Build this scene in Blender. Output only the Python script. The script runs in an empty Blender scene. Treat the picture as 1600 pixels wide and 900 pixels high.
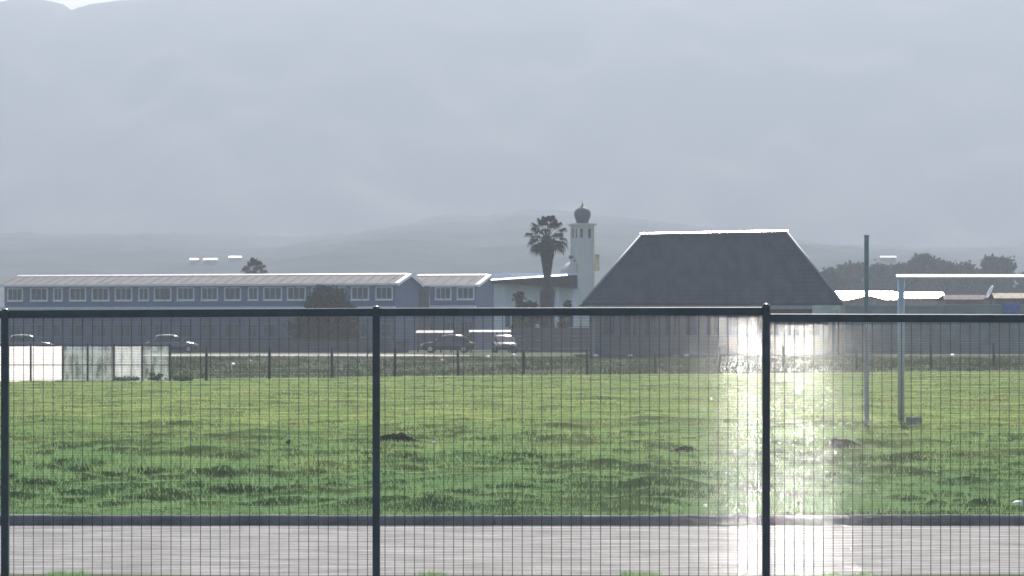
import bpy, bmesh, math, random
import numpy as np
from mathutils import Vector, Matrix

random.seed(7)
RNG = np.random.default_rng(11)
SC = bpy.context.scene
COL = SC.collection
R = math.radians
F = 4500.0            # focal length in photo pixels (photo 1600 wide)
CAM_Z = 2.1
HORIZON = 530.0

# ------------------------------------------------------------------ camera
cam = bpy.data.cameras.new('camera')
cam.sensor_width = 36.0
cam.lens = F / 1600.0 * 36.0
cam.shift_y = (HORIZON - 450.0) / 1600.0
cam.clip_start = 0.5
cam.clip_end = 20000.0
cam_o = bpy.data.objects.new('camera', cam)
cam_o.location = (0, 0, CAM_Z)
cam_o.rotation_euler = (R(90), 0, 0)
COL.objects.link(cam_o)
SC.camera = cam_o

# ------------------------------------------------------------------ light
SUN_EL = R(40.0)
SUN_AZ = math.asin(0.0842 / math.cos(SUN_EL))      # to the right of +Y
world = bpy.data.worlds.new('World')
SC.world = world
world.use_nodes = True
wn = world.node_tree
bg = wn.nodes['Background']
sky = wn.nodes.new('ShaderNodeTexSky')
sky.sky_type = 'NISHITA'
sky.sun_disc = False
sky.sun_elevation = SUN_EL
sky.sun_rotation = SUN_AZ
sky.air_density = 1.0
sky.dust_density = 2.5
sky.ozone_density = 1.0
wn.links.new(sky.outputs['Color'], bg.inputs['Color'])
bg.inputs['Strength'].default_value = 0.14

sun = bpy.data.lights.new('sun', 'SUN')
sun.energy = 5.0
sun.angle = R(0.5)
sun.color = (1.0, 0.95, 0.88)
sun_o = bpy.data.objects.new('sun', sun)
sdir = Vector((math.sin(SUN_AZ) * math.cos(SUN_EL), math.cos(SUN_AZ) * math.cos(SUN_EL), math.sin(SUN_EL)))
sun_o.rotation_euler = sdir.to_track_quat('Z', 'Y').to_euler()
sun_o.location = (20, 100, 80)
COL.objects.link(sun_o)

SC.view_settings.view_transform = 'Standard'
SC.view_settings.look = 'None'
SC.view_settings.gamma = 1.0
SC.view_settings.use_curve_mapping = False
SC.view_settings.exposure = 0.85
SC.render.engine = 'CYCLES'
SC.cycles.max_bounces = 8
SC.cycles.volume_bounces = 2
SC.cycles.transparent_max_bounces = 16
SC.cycles.use_denoising = True
SC.cycles.filter_width = 1.7
SC.cycles.sample_clamp_indirect = 6.0

# ------------------------------------------------------------------ helpers
def P(px, py, d):
    """Point at distance d (metres ahead) that the camera sees at photo pixel px, py."""
    return Vector(((px - 800.0) / F * d, d, CAM_Z - (py - HORIZON) / F * d))

def X(px, d): return (px - 800.0) / F * d
def Z(py, d): return CAM_Z - (py - HORIZON) / F * d

def lattice(ix, iy, seed):
    n = (ix.astype(np.int64) * 374761393 + iy.astype(np.int64) * 668265263 + seed * 974634777) & 0xffffffff
    n = ((n ^ (n >> 13)) * 1274126177) & 0xffffffff
    return ((n ^ (n >> 16)) & 0xffff) / 65535.0

def vnoise(x, y, seed=0):
    x = np.asarray(x, float); y = np.asarray(y, float)
    ix = np.floor(x); iy = np.floor(y)
    fx = x - ix; fy = y - iy
    fx = fx * fx * (3 - 2 * fx); fy = fy * fy * (3 - 2 * fy)
    a = lattice(ix, iy, seed); b = lattice(ix + 1, iy, seed)
    c = lattice(ix, iy + 1, seed); d = lattice(ix + 1, iy + 1, seed)
    return (a * (1 - fx) + b * fx) * (1 - fy) + (c * (1 - fx) + d * fx) * fy - 0.5

def fbm(x, y, seed=0, octs=4):
    s = 0; a = 1.0
    for k in range(octs):
        s = s + a * vnoise(np.asarray(x) * 2 ** k, np.asarray(y) * 2 ** k, seed + k)
        a *= 0.5
    return s

def sstep(a, b, x):
    t = np.clip((np.asarray(x, float) - a) / (b - a), 0, 1)
    return t * t * (3 - 2 * t)

# --- materials
MATS = {}
def mat(name, color, rough=0.7, metal=0.0, spec=0.5, var=0.15, scale=3.0, bump=0.0, bscale=None, color2=None, coat=0.0, stretch=None):
    """Principled material whose colour wanders between two tones by a noise of its own shape."""
    if name in MATS: return MATS[name]
    m = bpy.data.materials.new(name); m.use_nodes = True
    nt = m.node_tree; p = nt.nodes['Principled BSDF']
    p.inputs['Roughness'].default_value = rough
    p.inputs['Metallic'].default_value = metal
    p.inputs['Specular IOR Level'].default_value = spec
    p.inputs['Coat Weight'].default_value = coat
    tc = nt.nodes.new('ShaderNodeTexCoord')
    src = tc.outputs['Object']
    if stretch:
        mp = nt.nodes.new('ShaderNodeMapping'); mp.inputs['Scale'].default_value = stretch
        nt.links.new(src, mp.inputs['Vector']); src = mp.outputs['Vector']
    nz = nt.nodes.new('ShaderNodeTexNoise'); nz.inputs['Scale'].default_value = scale; nz.inputs['Detail'].default_value = 6
    nt.links.new(src, nz.inputs['Vector'])
    cr = nt.nodes.new('ShaderNodeValToRGB')
    c2 = color2 or tuple(min(1, c * (1 + var)) for c in color)
    c1 = color if color2 else tuple(c * (1 - var) for c in color)
    cr.color_ramp.elements[0].position = 0.35; cr.color_ramp.elements[0].color = (*c1, 1)
    cr.color_ramp.elements[1].position = 0.65; cr.color_ramp.elements[1].color = (*c2, 1)
    nt.links.new(nz.outputs['Fac'], cr.inputs['Fac'])
    nt.links.new(cr.outputs['Color'], p.inputs['Base Color'])
    if bump:
        n2 = nt.nodes.new('ShaderNodeTexNoise'); n2.inputs['Scale'].default_value = bscale or scale * 6; n2.inputs['Detail'].default_value = 4
        nt.links.new(src, n2.inputs['Vector'])
        b = nt.nodes.new('ShaderNodeBump'); b.inputs['Strength'].default_value = bump; b.inputs['Distance'].default_value = 0.02
        nt.links.new(n2.outputs['Fac'], b.inputs['Height'])
        nt.links.new(b.outputs['Normal'], p.inputs['Normal'])
    MATS[name] = m
    return m

def leaf_mat(name, ca, cb, trans=0.45, scale=0.4, band=None, gloss=0.012):
    """Leaf or blade: diffuse on the lit side, lets light through to the other."""
    if name in MATS: return MATS[name]
    m = bpy.data.materials.new(name); m.use_nodes = True
    nt = m.node_tree; nt.nodes.remove(nt.nodes['Principled BSDF'])
    out = nt.nodes['Material Output']
    tc = nt.nodes.new('ShaderNodeTexCoord')
    nz = nt.nodes.new('ShaderNodeTexNoise'); nz.inputs['Scale'].default_value = scale; nz.inputs['Detail'].default_value = 5
    nz.inputs['Roughness'].default_value = 0.65
    nt.links.new(tc.outputs['Object'], nz.inputs['Vector'])
    cr = nt.nodes.new('ShaderNodeValToRGB')
    e = cr.color_ramp.elements
    e[0].position = 0.36; e[0].color = (*ca, 1); e[1].position = 0.64; e[1].color = (*cb, 1)
    nt.links.new(nz.outputs['Fac'], cr.inputs['Fac'])
    col = cr.outputs['Color']
    if band:      # lusher growth near the road verge, drier sward further out: (y0, y1, colour near)
        sp = nt.nodes.new('ShaderNodeSeparateXYZ'); nt.links.new(tc.outputs['Object'], sp.inputs[0])
        n3 = nt.nodes.new('ShaderNodeTexNoise'); n3.inputs['Scale'].default_value = 0.16; n3.inputs['Detail'].default_value = 4
        nt.links.new(tc.outputs['Object'], n3.inputs['Vector'])
        ad = nt.nodes.new('ShaderNodeMath'); ad.operation = 'MULTIPLY_ADD'; ad.inputs[1].default_value = 26.0
        nt.links.new(n3.outputs['Fac'], ad.inputs[0]); nt.links.new(sp.outputs['Y'], ad.inputs[2])
        mr = nt.nodes.new('ShaderNodeMapRange'); mr.inputs['From Min'].default_value = band[0] + 13; mr.inputs['From Max'].default_value = band[1] + 13
        nt.links.new(ad.outputs[0], mr.inputs['Value'])
        mx = nt.nodes.new('ShaderNodeMix'); mx.data_type = 'RGBA'
        nt.links.new(mr.outputs['Result'], mx.inputs['Factor'])
        hs = nt.nodes.new('ShaderNodeMix'); hs.data_type = 'RGBA'; hs.inputs['Factor'].default_value = 0.75
        nt.links.new(col, hs.inputs['A']); hs.inputs['B'].default_value = (*band[2], 1)
        nt.links.new(hs.outputs['Result'], mx.inputs['A']); nt.links.new(col, mx.inputs['B'])
        col = mx.outputs['Result']
    d = nt.nodes.new('ShaderNodeBsdfDiffuse'); t = nt.nodes.new('ShaderNodeBsdfTranslucent')
    g = nt.nodes.new('ShaderNodeBsdfGlossy'); g.inputs['Roughness'].default_value = 0.45
    nt.links.new(col, d.inputs['Color']); nt.links.new(col, t.inputs['Color'])
    m1 = nt.nodes.new('ShaderNodeMixShader'); m1.inputs[0].default_value = trans
    nt.links.new(d.outputs[0], m1.inputs[1]); nt.links.new(t.outputs[0], m1.inputs[2])
    m2 = nt.nodes.new('ShaderNodeMixShader'); m2.inputs[0].default_value = gloss
    nt.links.new(m1.outputs[0], m2.inputs[1]); nt.links.new(g.outputs[0], m2.inputs[2])
    nt.links.new(m2.outputs[0], out.inputs['Surface'])
    MATS[name] = m
    return m

def mesh_sheet_mat(name, color, see=0.4, trans=0.7, scale=4.0):
    """Thin sheet in place of sunlit wire mesh: part see-through, part translucent."""
    m = bpy.data.materials.new(name); m.use_nodes = True
    nt = m.node_tree; nt.nodes.remove(nt.nodes['Principled BSDF']); out = nt.nodes['Material Output']
    tc = nt.nodes.new('ShaderNodeTexCoord')
    mp = nt.nodes.new('ShaderNodeMapping'); mp.inputs['Scale'].default_value = (1, 1, 0.25)
    nt.links.new(tc.outputs['Object'], mp.inputs['Vector'])
    nz = nt.nodes.new('ShaderNodeTexNoise'); nz.inputs['Scale'].default_value = scale; nz.inputs['Detail'].default_value = 4
    nt.links.new(mp.outputs['Vector'], nz.inputs['Vector'])
    d = nt.nodes.new('ShaderNodeBsdfDiffuse'); d.inputs['Color'].default_value = (*color, 1)
    t = nt.nodes.new('ShaderNodeBsdfTranslucent'); t.inputs['Color'].default_value = (*color, 1)
    tr = nt.nodes.new('ShaderNodeBsdfTransparent')
    m1 = nt.nodes.new('ShaderNodeMixShader'); m1.inputs[0].default_value = trans
    nt.links.new(d.outputs[0], m1.inputs[1]); nt.links.new(t.outputs[0], m1.inputs[2])
    mr = nt.nodes.new('ShaderNodeMapRange'); mr.inputs['From Min'].default_value = 0.3; mr.inputs['From Max'].default_value = 0.7
    mr.inputs['To Min'].default_value = max(0, see - 0.2); mr.inputs['To Max'].default_value = min(1, see + 0.28)
    nt.links.new(nz.outputs['Fac'], mr.inputs['Value'])
    m2 = nt.nodes.new('ShaderNodeMixShader'); nt.links.new(mr.outputs['Result'], m2.inputs[0])
    nt.links.new(m1.outputs[0], m2.inputs[1]); nt.links.new(tr.outputs[0], m2.inputs[2])
    nt.links.new(m2.outputs[0], out.inputs['Surface'])
    MATS[name] = m
    return m

# --- mesh builder
class MB:
    def __init__(self): self.v = []; self.f = []
    def add(self, vs, fs):
        o = len(self.v); self.v += [tuple(p) for p in vs]; self.f += [tuple(i + o for i in f) for f in fs]; return self
    def box(self, x0, x1, y0, y1, z0, z1):
        return self.add([(x0,y0,z0),(x1,y0,z0),(x1,y1,z0),(x0,y1,z0),(x0,y0,z1),(x1,y0,z1),(x1,y1,z1),(x0,y1,z1)],
                        [(0,3,2,1),(4,5,6,7),(0,1,5,4),(1,2,6,5),(2,3,7,6),(3,0,4,7)])
    def prism_xz(self, pts, y0, y1):      # outline in x,z (counter-clockwise seen from -y), extruded along y
        n = len(pts)
        vs = [(x, y0, z) for x, z in pts] + [(x, y1, z) for x, z in pts]
        fs = [tuple(range(n)), tuple(reversed(range(n, 2 * n)))] + [(i, i + n, (i + 1) % n + n, (i + 1) % n) for i in range(n)]
        return self.add(vs, fs)
    def prism_yz(self, pts, x0, x1):
        n = len(pts)
        vs = [(x0, y, z) for y, z in pts] + [(x1, y, z) for y, z in pts]
        fs = [tuple(reversed(range(n))), tuple(range(n, 2 * n))] + [((i + 1) % n, (i + 1) % n + n, i + n, i) for i in range(n)]
        return self.add(vs, fs)
    def tube(self, a, b, r0, r1=None, n=8, caps=True):
        a = Vector(a); b = Vector(b); r1 = r0 if r1 is None else r1
        d = (b - a).normalized(); u = d.orthogonal().normalized(); w = d.cross(u)
        vs = []
        for p, r in ((a, r0), (b, r1)):
            for k in range(n):
                t = 2 * math.pi * k / n
                vs.append(p + u * (r * math.cos(t)) + w * (r * math.sin(t)))
        fs = [(k, (k + 1) % n, (k + 1) % n + n, k + n) for k in range(n)]
        if caps: fs += [tuple(reversed(range(n))), tuple(range(n, 2 * n))]
        return self.add(vs, fs)
    def path(self, pts, rs, n=8):
        for i in range(len(pts) - 1): self.tube(pts[i], pts[i + 1], rs[i], rs[i + 1], n, caps=(i in (0, len(pts) - 2)))
        return self
    def lathe(self, prof, n=16, c=(0, 0, 0)):
        m = len(prof); vs = []
        for r, z in prof:
            for k in range(n):
                t = 2 * math.pi * k / n
                vs.append((c[0] + r * math.cos(t), c[1] + r * math.sin(t), c[2] + z))
        fs = [(j * n + k, j * n + (k + 1) % n, (j + 1) * n + (k + 1) % n, (j + 1) * n + k) for j in range(m - 1) for k in range(n)]
        fs += [tuple(reversed(range(n))), tuple(range((m - 1) * n, m * n))]
        return self.add(vs, fs)
    def build(self, name, material, parent=None, smooth=False, bevel=0.0, loc=None):
        me = bpy.data.meshes.new(name); me.from_pydata(self.v, [], self.f)
        if bevel:
            bm = bmesh.new(); bm.from_mesh(me); bmesh.ops.remove_doubles(bm, verts=bm.verts, dist=1e-5)
            bmesh.ops.bevel(bm, geom=list(bm.edges), offset=bevel, segments=2, affect='EDGES', profile=0.6, clamp_overlap=True)
            bm.to_mesh(me); bm.free()
        if smooth: me.polygons.foreach_set('use_smooth', [True] * len(me.polygons))
        me.materials.append(material)
        return link(name, me, parent, loc)

def link(name, me, parent=None, loc=None):
    o = bpy.data.objects.new(name, me); COL.objects.link(o)
    if parent is not None: o.parent = parent
    if loc is not None: o.location = loc
    return o

def empty(name, loc=(0, 0, 0), rz=0.0, parent=None):
    o = bpy.data.objects.new(name, None); COL.objects.link(o)
    o.location = loc; o.rotation_euler = (0, 0, rz); o.empty_display_size = 0.3
    if parent is not None: o.parent = parent
    return o

def tag(o, label=None, cat=None, group=None, kind=None):
    if label: o['label'] = label
    if cat: o['category'] = cat
    if group: o['group'] = group
    if kind: o['kind'] = kind
    return o

def np_mesh(name, V, FACES, material, parent=None, smooth=True):
    """FACES: (n, k) int array."""
    me = bpy.data.meshes.new(name)
    V = np.asarray(V, np.float32); FACES = np.asarray(FACES, np.int32)
    n, k = FACES.shape
    me.vertices.add(len(V)); me.vertices.foreach_set('co', V.ravel())
    me.loops.add(n * k); me.loops.foreach_set('vertex_index', FACES.ravel())
    me.polygons.add(n); me.polygons.foreach_set('loop_start', np.arange(0, n * k, k, dtype=np.int32))
    me.polygons.foreach_set('loop_total', np.full(n, k, np.int32))
    if smooth: me.polygons.foreach_set('use_smooth', np.ones(n, bool))
    me.update(calc_edges=True); me.validate()
    me.materials.append(material)
    return link(name, me, parent)

def grid_mesh(name, XX, YY, ZZ, material):
    r, c = XX.shape
    V = np.stack([XX.ravel(), YY.ravel(), ZZ.ravel()], 1)
    i = np.arange((r - 1) * (c - 1)); a = (i // (c - 1)) * c + i % (c - 1)
    return np_mesh(name, V, np.stack([a, a + 1, a + c + 1, a + c], 1), material)

# ------------------------------------------------------------------ the land
def ground_z(x, y):
    x = np.asarray(x, float); y = np.asarray(y, float)
    prof = np.interp(y, [-600, 25.9, 32.4, 32.6, 45, 60, 110, 156, 200, 206, 300, 5000],
                        [0.0, 0.0, 0.0, 0.098, 0.24, 0.38, 0.24, 0.12, 0.878, 1.024, 1.03, 1.03])
    tilt = 0.0094 * (np.clip(x, -45, 45) - 3.0) * sstep(60, 150, y) * (1 - sstep(160, 200, y))
    return prof + tilt

def clumps(x, y):
    x = np.asarray(x, float); y = np.asarray(y, float)
    big = sstep(-0.25, 0.35, fbm(x / 5.0, y / 3.0, 95, 2))
    return sstep(0.46, 0.82, fbm(x / 0.62, y / 0.50, 91, 3) + 0.5) * (0.35 + 0.65 * big)

def field_z(x, y):
    near = sstep(32.6, 34.0, y)
    amp = 1.0 - 0.35 * sstep(60, 120, y)
    b = 0.14 * fbm(x / 7.0, y / 9.0, 3, 2) + 0.12 * fbm(x / 2.2, y / 1.3, 21, 3) * amp
    b = b + (0.10 + 0.08 * (1 - sstep(40, 56, y))) * np.clip(fbm(x / 0.9, y / 0.55, 41, 2), -0.05, 1) * amp
    b = b + 0.085 * clumps(x, y) * (1 - 0.75 * sstep(44, 62, y))
    return ground_z(x, y) + b * near * (1 - sstep(150, 156, y) * 0.7)

soil_grass = leaf_mat('soil_grass', (0.070, 0.105, 0.045), (0.180, 0.205, 0.085), trans=0.0, gloss=0.0, scale=0.5, band=(38, 62, (0.022, 0.052, 0.020)))
bank_grass = mat('bank_grass', (0.030, 0.050, 0.022), 0.95, spec=0.1, color2=(0.070, 0.085, 0.040), scale=0.35, bump=0.6, bscale=3)
verge_grass = mat('verge_grass', (0.035, 0.055, 0.02), 0.95, spec=0.1, color2=(0.09, 0.10, 0.045), scale=1.2, bump=0.6)
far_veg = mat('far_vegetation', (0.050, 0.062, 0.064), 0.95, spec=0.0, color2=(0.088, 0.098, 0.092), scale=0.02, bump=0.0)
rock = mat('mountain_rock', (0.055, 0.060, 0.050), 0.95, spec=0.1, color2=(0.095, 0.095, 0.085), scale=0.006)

# sheet that carries everything out to the foot of the mountain
ys = np.concatenate([np.linspace(-480, 20, 8), np.linspace(24, 154, 30), np.linspace(155.5, 210, 80), np.geomspace(213, 2915, 40)])
xs = np.concatenate([-np.geomspace(2400, 75, 14), np.linspace(-70, 70, 140), np.geomspace(75, 2400, 14)])
GX, GY = np.meshgrid(xs, ys)
GZ = ground_z(GX, GY) - 0.35 * (1 - sstep(154.0, 155.6, GY))
GZ = GZ + 0.05 * fbm(GX / 3.0, GY / 4.0, 77, 3) * sstep(156, 162, GY) * (1 - sstep(194, 199, GY))
ground = grid_mesh('ground', GX, GY, GZ, bank_grass); tag(ground, kind='structure')

# near verge and road
vy = np.array([-480, -100, 0, 15, 22, 25, 25.55]); vx = np.linspace(-120, 120, 121)
VX, VY = np.meshgrid(vx, vy)
VY = VY + np.where(VY == 25.55, 0.25 * fbm(VX / 0.9, VY, 5, 3), 0)
verge = grid_mesh('verge', VX, VY, np.full_like(VX, 0.012), verge_grass); tag(verge, kind='structure')

road_mat = mat('worn_asphalt', (0.140, 0.139, 0.138), 0.8, spec=0.2, color2=(0.270, 0.265, 0.260), scale=1.6, bump=0.9, bscale=30, stretch=(0.8, 1.6, 1))
ry = np.linspace(25.2, 32.41, 60); rx = np.concatenate([np.linspace(-120, -8, 20), np.linspace(-7.8, 7.8, 200), np.linspace(8, 120, 20)])
RX, RY = np.meshgrid(rx, ry)
RZ = 0.004 + 0.03 * fbm(RX / 1.3, RY / 0.7, 9, 4) * sstep(25.4, 26.0, RY) * (1 - sstep(32.0, 32.35, RY))
road = grid_mesh('road', RX, RY, RZ, road_mat); tag(road, kind='structure')

# kerb stones on the far side of the road
kerb_mat = mat('kerb_concrete', (0.095, 0.10, 0.11), 0.85, color2=(0.17, 0.17, 0.175), scale=5, bump=0.4)
kerb = empty('kerb', (0, 32.48, 0)); tag(kerb, kind='structure')
kmesh = []
for k in range(3):
    b = MB(); b.prism_yz([(-0.07, -0.12), (0.075, -0.12), (0.075, 0.114), (-0.045, 0.114), (-0.07, 0.09)], -0.497, 0.497)
    o = b.build('kerb_stone', kerb_mat, kerb, bevel=0.008)
    kmesh.append(o.data); bpy.data.objects.remove(o)
for i in range(40):
    o = link('kerb_stone', random.choice(kmesh), kerb, ((i - 20) * 1.0 + 0.3, random.uniform(-0.006, 0.006), random.uniform(-0.005, 0.005)))
    o.rotation_euler = (0, random.uniform(-0.008, 0.008), random.uniform(-0.006, 0.006))

# the playing field
fy = np.concatenate([np.linspace(32.55, 60, 330), np.linspace(60.2, 156, 420)])
u = np.concatenate([np.linspace(-1, 1, 300)])
half = 0.2 * fy + 4
FX = half[:, None] * u[None, :]
FX = np.concatenate([np.full((len(fy), 1), -120.0), FX, np.full((len(fy), 1), 120.0)], 1)
FY = np.repeat(fy[:, None], FX.shape[1], 1)
field = grid_mesh('field', FX, FY, field_z(FX, FY), soil_grass); tag(field, kind='structure')

# grass on it: three-sided blades gathered in tufts
def grass_blades(name, x, y, z, h, w, per, material, spread=0.05):
    n = len(x) * per
    bx = np.repeat(x, per) + RNG.normal(0, spread, n); by = np.repeat(y, per) + RNG.normal(0, spread, n)
    bz = np.repeat(z, per); hh = np.repeat(h, per) * RNG.uniform(0.55, 1.25, n); ww = np.repeat(w, per) * RNG.uniform(0.7, 1.3, n)
    a = RNG.uniform(0, math.pi * 2, n); lean = RNG.uniform(0.15, 0.9, n) * hh; la = RNG.uniform(0, math.pi * 2, n)
    dx, dy = np.cos(a) * ww / 2, np.sin(a) * ww / 2
    V = np.empty((n, 3, 3), np.float32)
    V[:, 0] = np.stack([bx - dx, by - dy, bz - 0.02], 1); V[:, 1] = np.stack([bx + dx, by + dy, bz - 0.02], 1)
    V[:, 2] = np.stack([bx + np.cos(la) * lean, by + np.sin(la) * lean, bz + hh], 1)
    o = np_mesh(name, V.reshape(-1, 3), np.arange(n * 3).reshape(n, 3), material, smooth=False)
    tag(o, kind='stuff'); return o

grass_m = leaf_mat('grass_blade', (0.200, 0.340, 0.120), (0.430, 0.500, 0.190), trans=0.62, gloss=0.02, scale=0.45, band=(38, 62, (0.165, 0.300, 0.140)))
def scatter(n, y0, y1, power=1.0):
    t = RNG.uniform(0, 1, n); y = y0 * (y1 / y0) ** (t ** power)
    x = RNG.uniform(-1, 1, n) * (0.19 * y + 2.5)
    return x, y
def keep_clumps(x, y, seed, lo):
    c = fbm(x / 1.3, y / 1.6, seed, 3) + 0.5
    return RNG.uniform(0, 1, len(x)) < np.clip(lo + (c - 0.35) * 1.6, 0.05, 1)
x, y = scatter(120000, 32.7, 62)
k = keep_clumps(x, y, 55, 0.6); x, y = x[k], y[k]
clump = clumps(x, y)
g = grass_blades('grass', x, y, field_z(x, y), 0.035 + 0.08 * clump * (1 - 0.6 * sstep(44, 62, y)), 0.010 + 0.008 * clump, 5, grass_m)
tag(g, 'uneven tufted green grass on the field between the kerb and the goal', 'grass')
x, y = scatter(170000, 60, 156)
k = keep_clumps(x, y, 57, 0.65); x, y = x[k], y[k]
g = grass_blades('grass', x, y, field_z(x, y), np.full(len(x), 0.055), np.full(len(x), 0.022) * (y / 100), 3, grass_m, 0.08)
tag(g, 'short yellow green grass on the far half of the field', 'grass')
x = RNG.uniform(-6, 6, 5000); y = 25.50 + 0.2 * fbm(x / 0.9, 25.9, 5, 3) - RNG.exponential(0.12, 5000)
k = fbm(x / 0.35, y / 3, 6, 2) > 0.24; x, y = x[k], y[k]
g = grass_blades('grass', x, y, np.full(len(x), 0.02), np.full(len(x), 0.04), np.full(len(x), 0.007), 3, grass_m, 0.03)
tag(g, 'thin grass along the near edge of the road by the mesh fence', 'grass')
x = RNG.uniform(-45, 45, 24000); y = RNG.uniform(157, 199, 24000)
g = grass_blades('grass', x, y, ground_z(x, y), 0.10 + 0.16 * np.clip(fbm(x / 3, y / 5, 8, 2) + 0.4, 0, 1), np.full(len(x), 0.045), 3,
                 leaf_mat('rank_grass', (0.030, 0.060, 0.025), (0.075, 0.095, 0.040), trans=0.35, scale=0.3), 0.12)
tag(g, 'dull rank grass on the bank behind the far row of posts', 'grass')

# pale path on top of the bank
path_mat = mat('path_concrete', (0.20, 0.19, 0.18), 0.85, color2=(0.34, 0.33, 0.31), scale=0.6)
pm = MB()
for i in range(46):
    xa, xb = -26 + i * 0.5, -26 + (i + 1) * 0.5
    ya = 200.2 + 0.25 * math.sin(i * 0.7); yb = 200.2 + 0.25 * math.sin((i + 1) * 0.7)
    e = 206.0 - max(0, (i - 34)) * 0.3
    pm.add([(xa, ya, float(ground_z(xa, ya)) + 0.02), (xb, yb, float(ground_z(xb, yb)) + 0.02), (xb, e, float(ground_z(xb, e)) + 0.02), (xa, e, float(ground_z(xa, e)) + 0.02)], [(0, 1, 2, 3)])
tag(pm.build('path', path_mat), kind='structure')

# hills in front of the mountain
hy = np.concatenate([np.linspace(560, 1200, 40), np.linspace(1212, 1900, 70)])
hx = np.linspace(-900, 900, 260)
def hill_z(x, y):
    x = np.asarray(x, float); y = np.asarray(y, float)
    crest_y = np.interp(800 + F * x / 1700.0, [-1500, 0, 150, 300, 480, 600, 700, 760, 830, 900, 960, 1050, 1200, 1250, 1330, 1420, 1600, 3000],
                        [372, 366, 370, 364, 376, 360, 344, 345, 334, 340, 343, 352, 372, 384, 388, 392, 380, 370])
    crest = CAM_Z + (HORIZON - crest_y) / F * 1700.0
    tt = np.interp(y, [560, 700, 800, 1000, 1200, 1700, 1900], [-0.06, 0.03, 0.16, 0.42, 0.60, 1.0, 0.9])
    return crest * tt + (5.0 * fbm(x / 60, y / 60, 13, 4) + 3.0 * np.abs(fbm(x / 14, y / 14, 33, 3))) * sstep(620, 900, y)
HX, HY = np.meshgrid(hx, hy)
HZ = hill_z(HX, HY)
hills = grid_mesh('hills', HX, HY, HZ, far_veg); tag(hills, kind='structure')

# mountain
MD = 2450.0
my = np.linspace(1820, 2900, 90); mx_ = np.linspace(-1500, 1500, 320)
MX, MY = np.meshgrid(mx_, my)
mpx = 800 + F * MX / MD
sk_y = np.interp(mpx, [-1900, -600, -120, 0, 20, 36, 58, 76, 90, 97, 104, 113, 120, 128, 133, 138, 160, 190, 218, 232, 250, 300, 420, 600, 900, 1300, 1700, 3200],
                      [20, -10, 16, 9, 3, 0, 0, 3, 5, 4, 12, 18, 20, 19, 16, 9, 7, 3, 2, 3, 1, -6, -20, -34, -44, -36, -60, 10])
top = CAM_Z + (HORIZON - sk_y) / F * MD
prof = np.where(MY < MD, sstep(1780, MD, MY) ** 1.15, 1 - 0.25 * sstep(MD, 2900, MY))
rid = 1 - np.abs(fbm(MX / 170, MY / 420, 61, 4)) * 1.6
damp = np.clip(np.abs(MY - MD) / 220, 0, 1)
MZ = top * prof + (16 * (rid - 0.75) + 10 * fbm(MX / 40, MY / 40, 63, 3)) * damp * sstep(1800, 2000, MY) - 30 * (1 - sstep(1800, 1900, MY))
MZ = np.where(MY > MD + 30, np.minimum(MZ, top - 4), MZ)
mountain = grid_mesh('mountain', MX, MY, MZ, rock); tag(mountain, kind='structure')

# haze: one closed box of even air round camera, land and mountain
hz = MB().box(-2450, 2450, -500, 2930, -3.0, 335.0)
hm = bpy.data.materials.new('haze_air'); hm.use_nodes = True
nt = hm.node_tree; nt.nodes.remove(nt.nodes['Principled BSDF'])
pv = nt.nodes.new('ShaderNodeVolumePrincipled')
pv.inputs['Color'].default_value = (0.375, 0.420, 0.488, 1)
pv.inputs['Density'].default_value = 0.00073
pv.inputs['Anisotropy'].default_value = 0.30
nt.links.new(pv.outputs[0], nt.nodes['Material Output'].inputs['Volume'])
haze = hz.build('haze', hm); tag(haze, kind='stuff')

# ------------------------------------------------------------------ mesh fence by the road
FD = 22.5
fence_paint = mat('fence_paint', (0.048, 0.058, 0.074), 0.45, spec=0.5, var=0.2, scale=8)
wire_paint = mat('wire_paint', (0.055, 0.062, 0.064), 0.12, spec=0.28, var=0.2, scale=8, coat=0.20)
fence = empty('mesh_fence', (0, FD, 0))
tag(fence, 'dark welded mesh security fence with square posts and top rail across the foreground', 'fence')
posts = [(-581, 484, 0.0), (8, 486, 0.0), (588, 482, 0.0), (1197, 478, 0.0), (1806, 486, -0.19)]
def post_xy(i):
    px, py, dy = posts[i]; d = FD + dy
    return X(px, d), dy
for i, (px, py, dy) in enumerate(posts):
    x, yy = post_xy(i); zt = Z(py, FD + dy)
    MB().box(x - 0.029, x + 0.029, yy - 0.029, yy + 0.029, -0.4, zt).build('post', fence_paint, fence, bevel=0.004)
    cap = MB(); cap.lathe([(0.032, 0), (0.032, 0.005), (0.026, 0.013), (0.014, 0.018), (0.003, 0.020)], 12, (x, yy, zt + 0.001))
    cap.build('post_cap', mat('cap_plastic', (0.03, 0.03, 0.032), 0.25, spec=0.6), fence, smooth=True)
rails = [(0, 489, 492, 485, 500), (1, 484.5, 481.5, 498.5, 495), (2, 481.5, 480, 495, 493), (3, 490.5, 492, 503.5, 505)]
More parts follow.
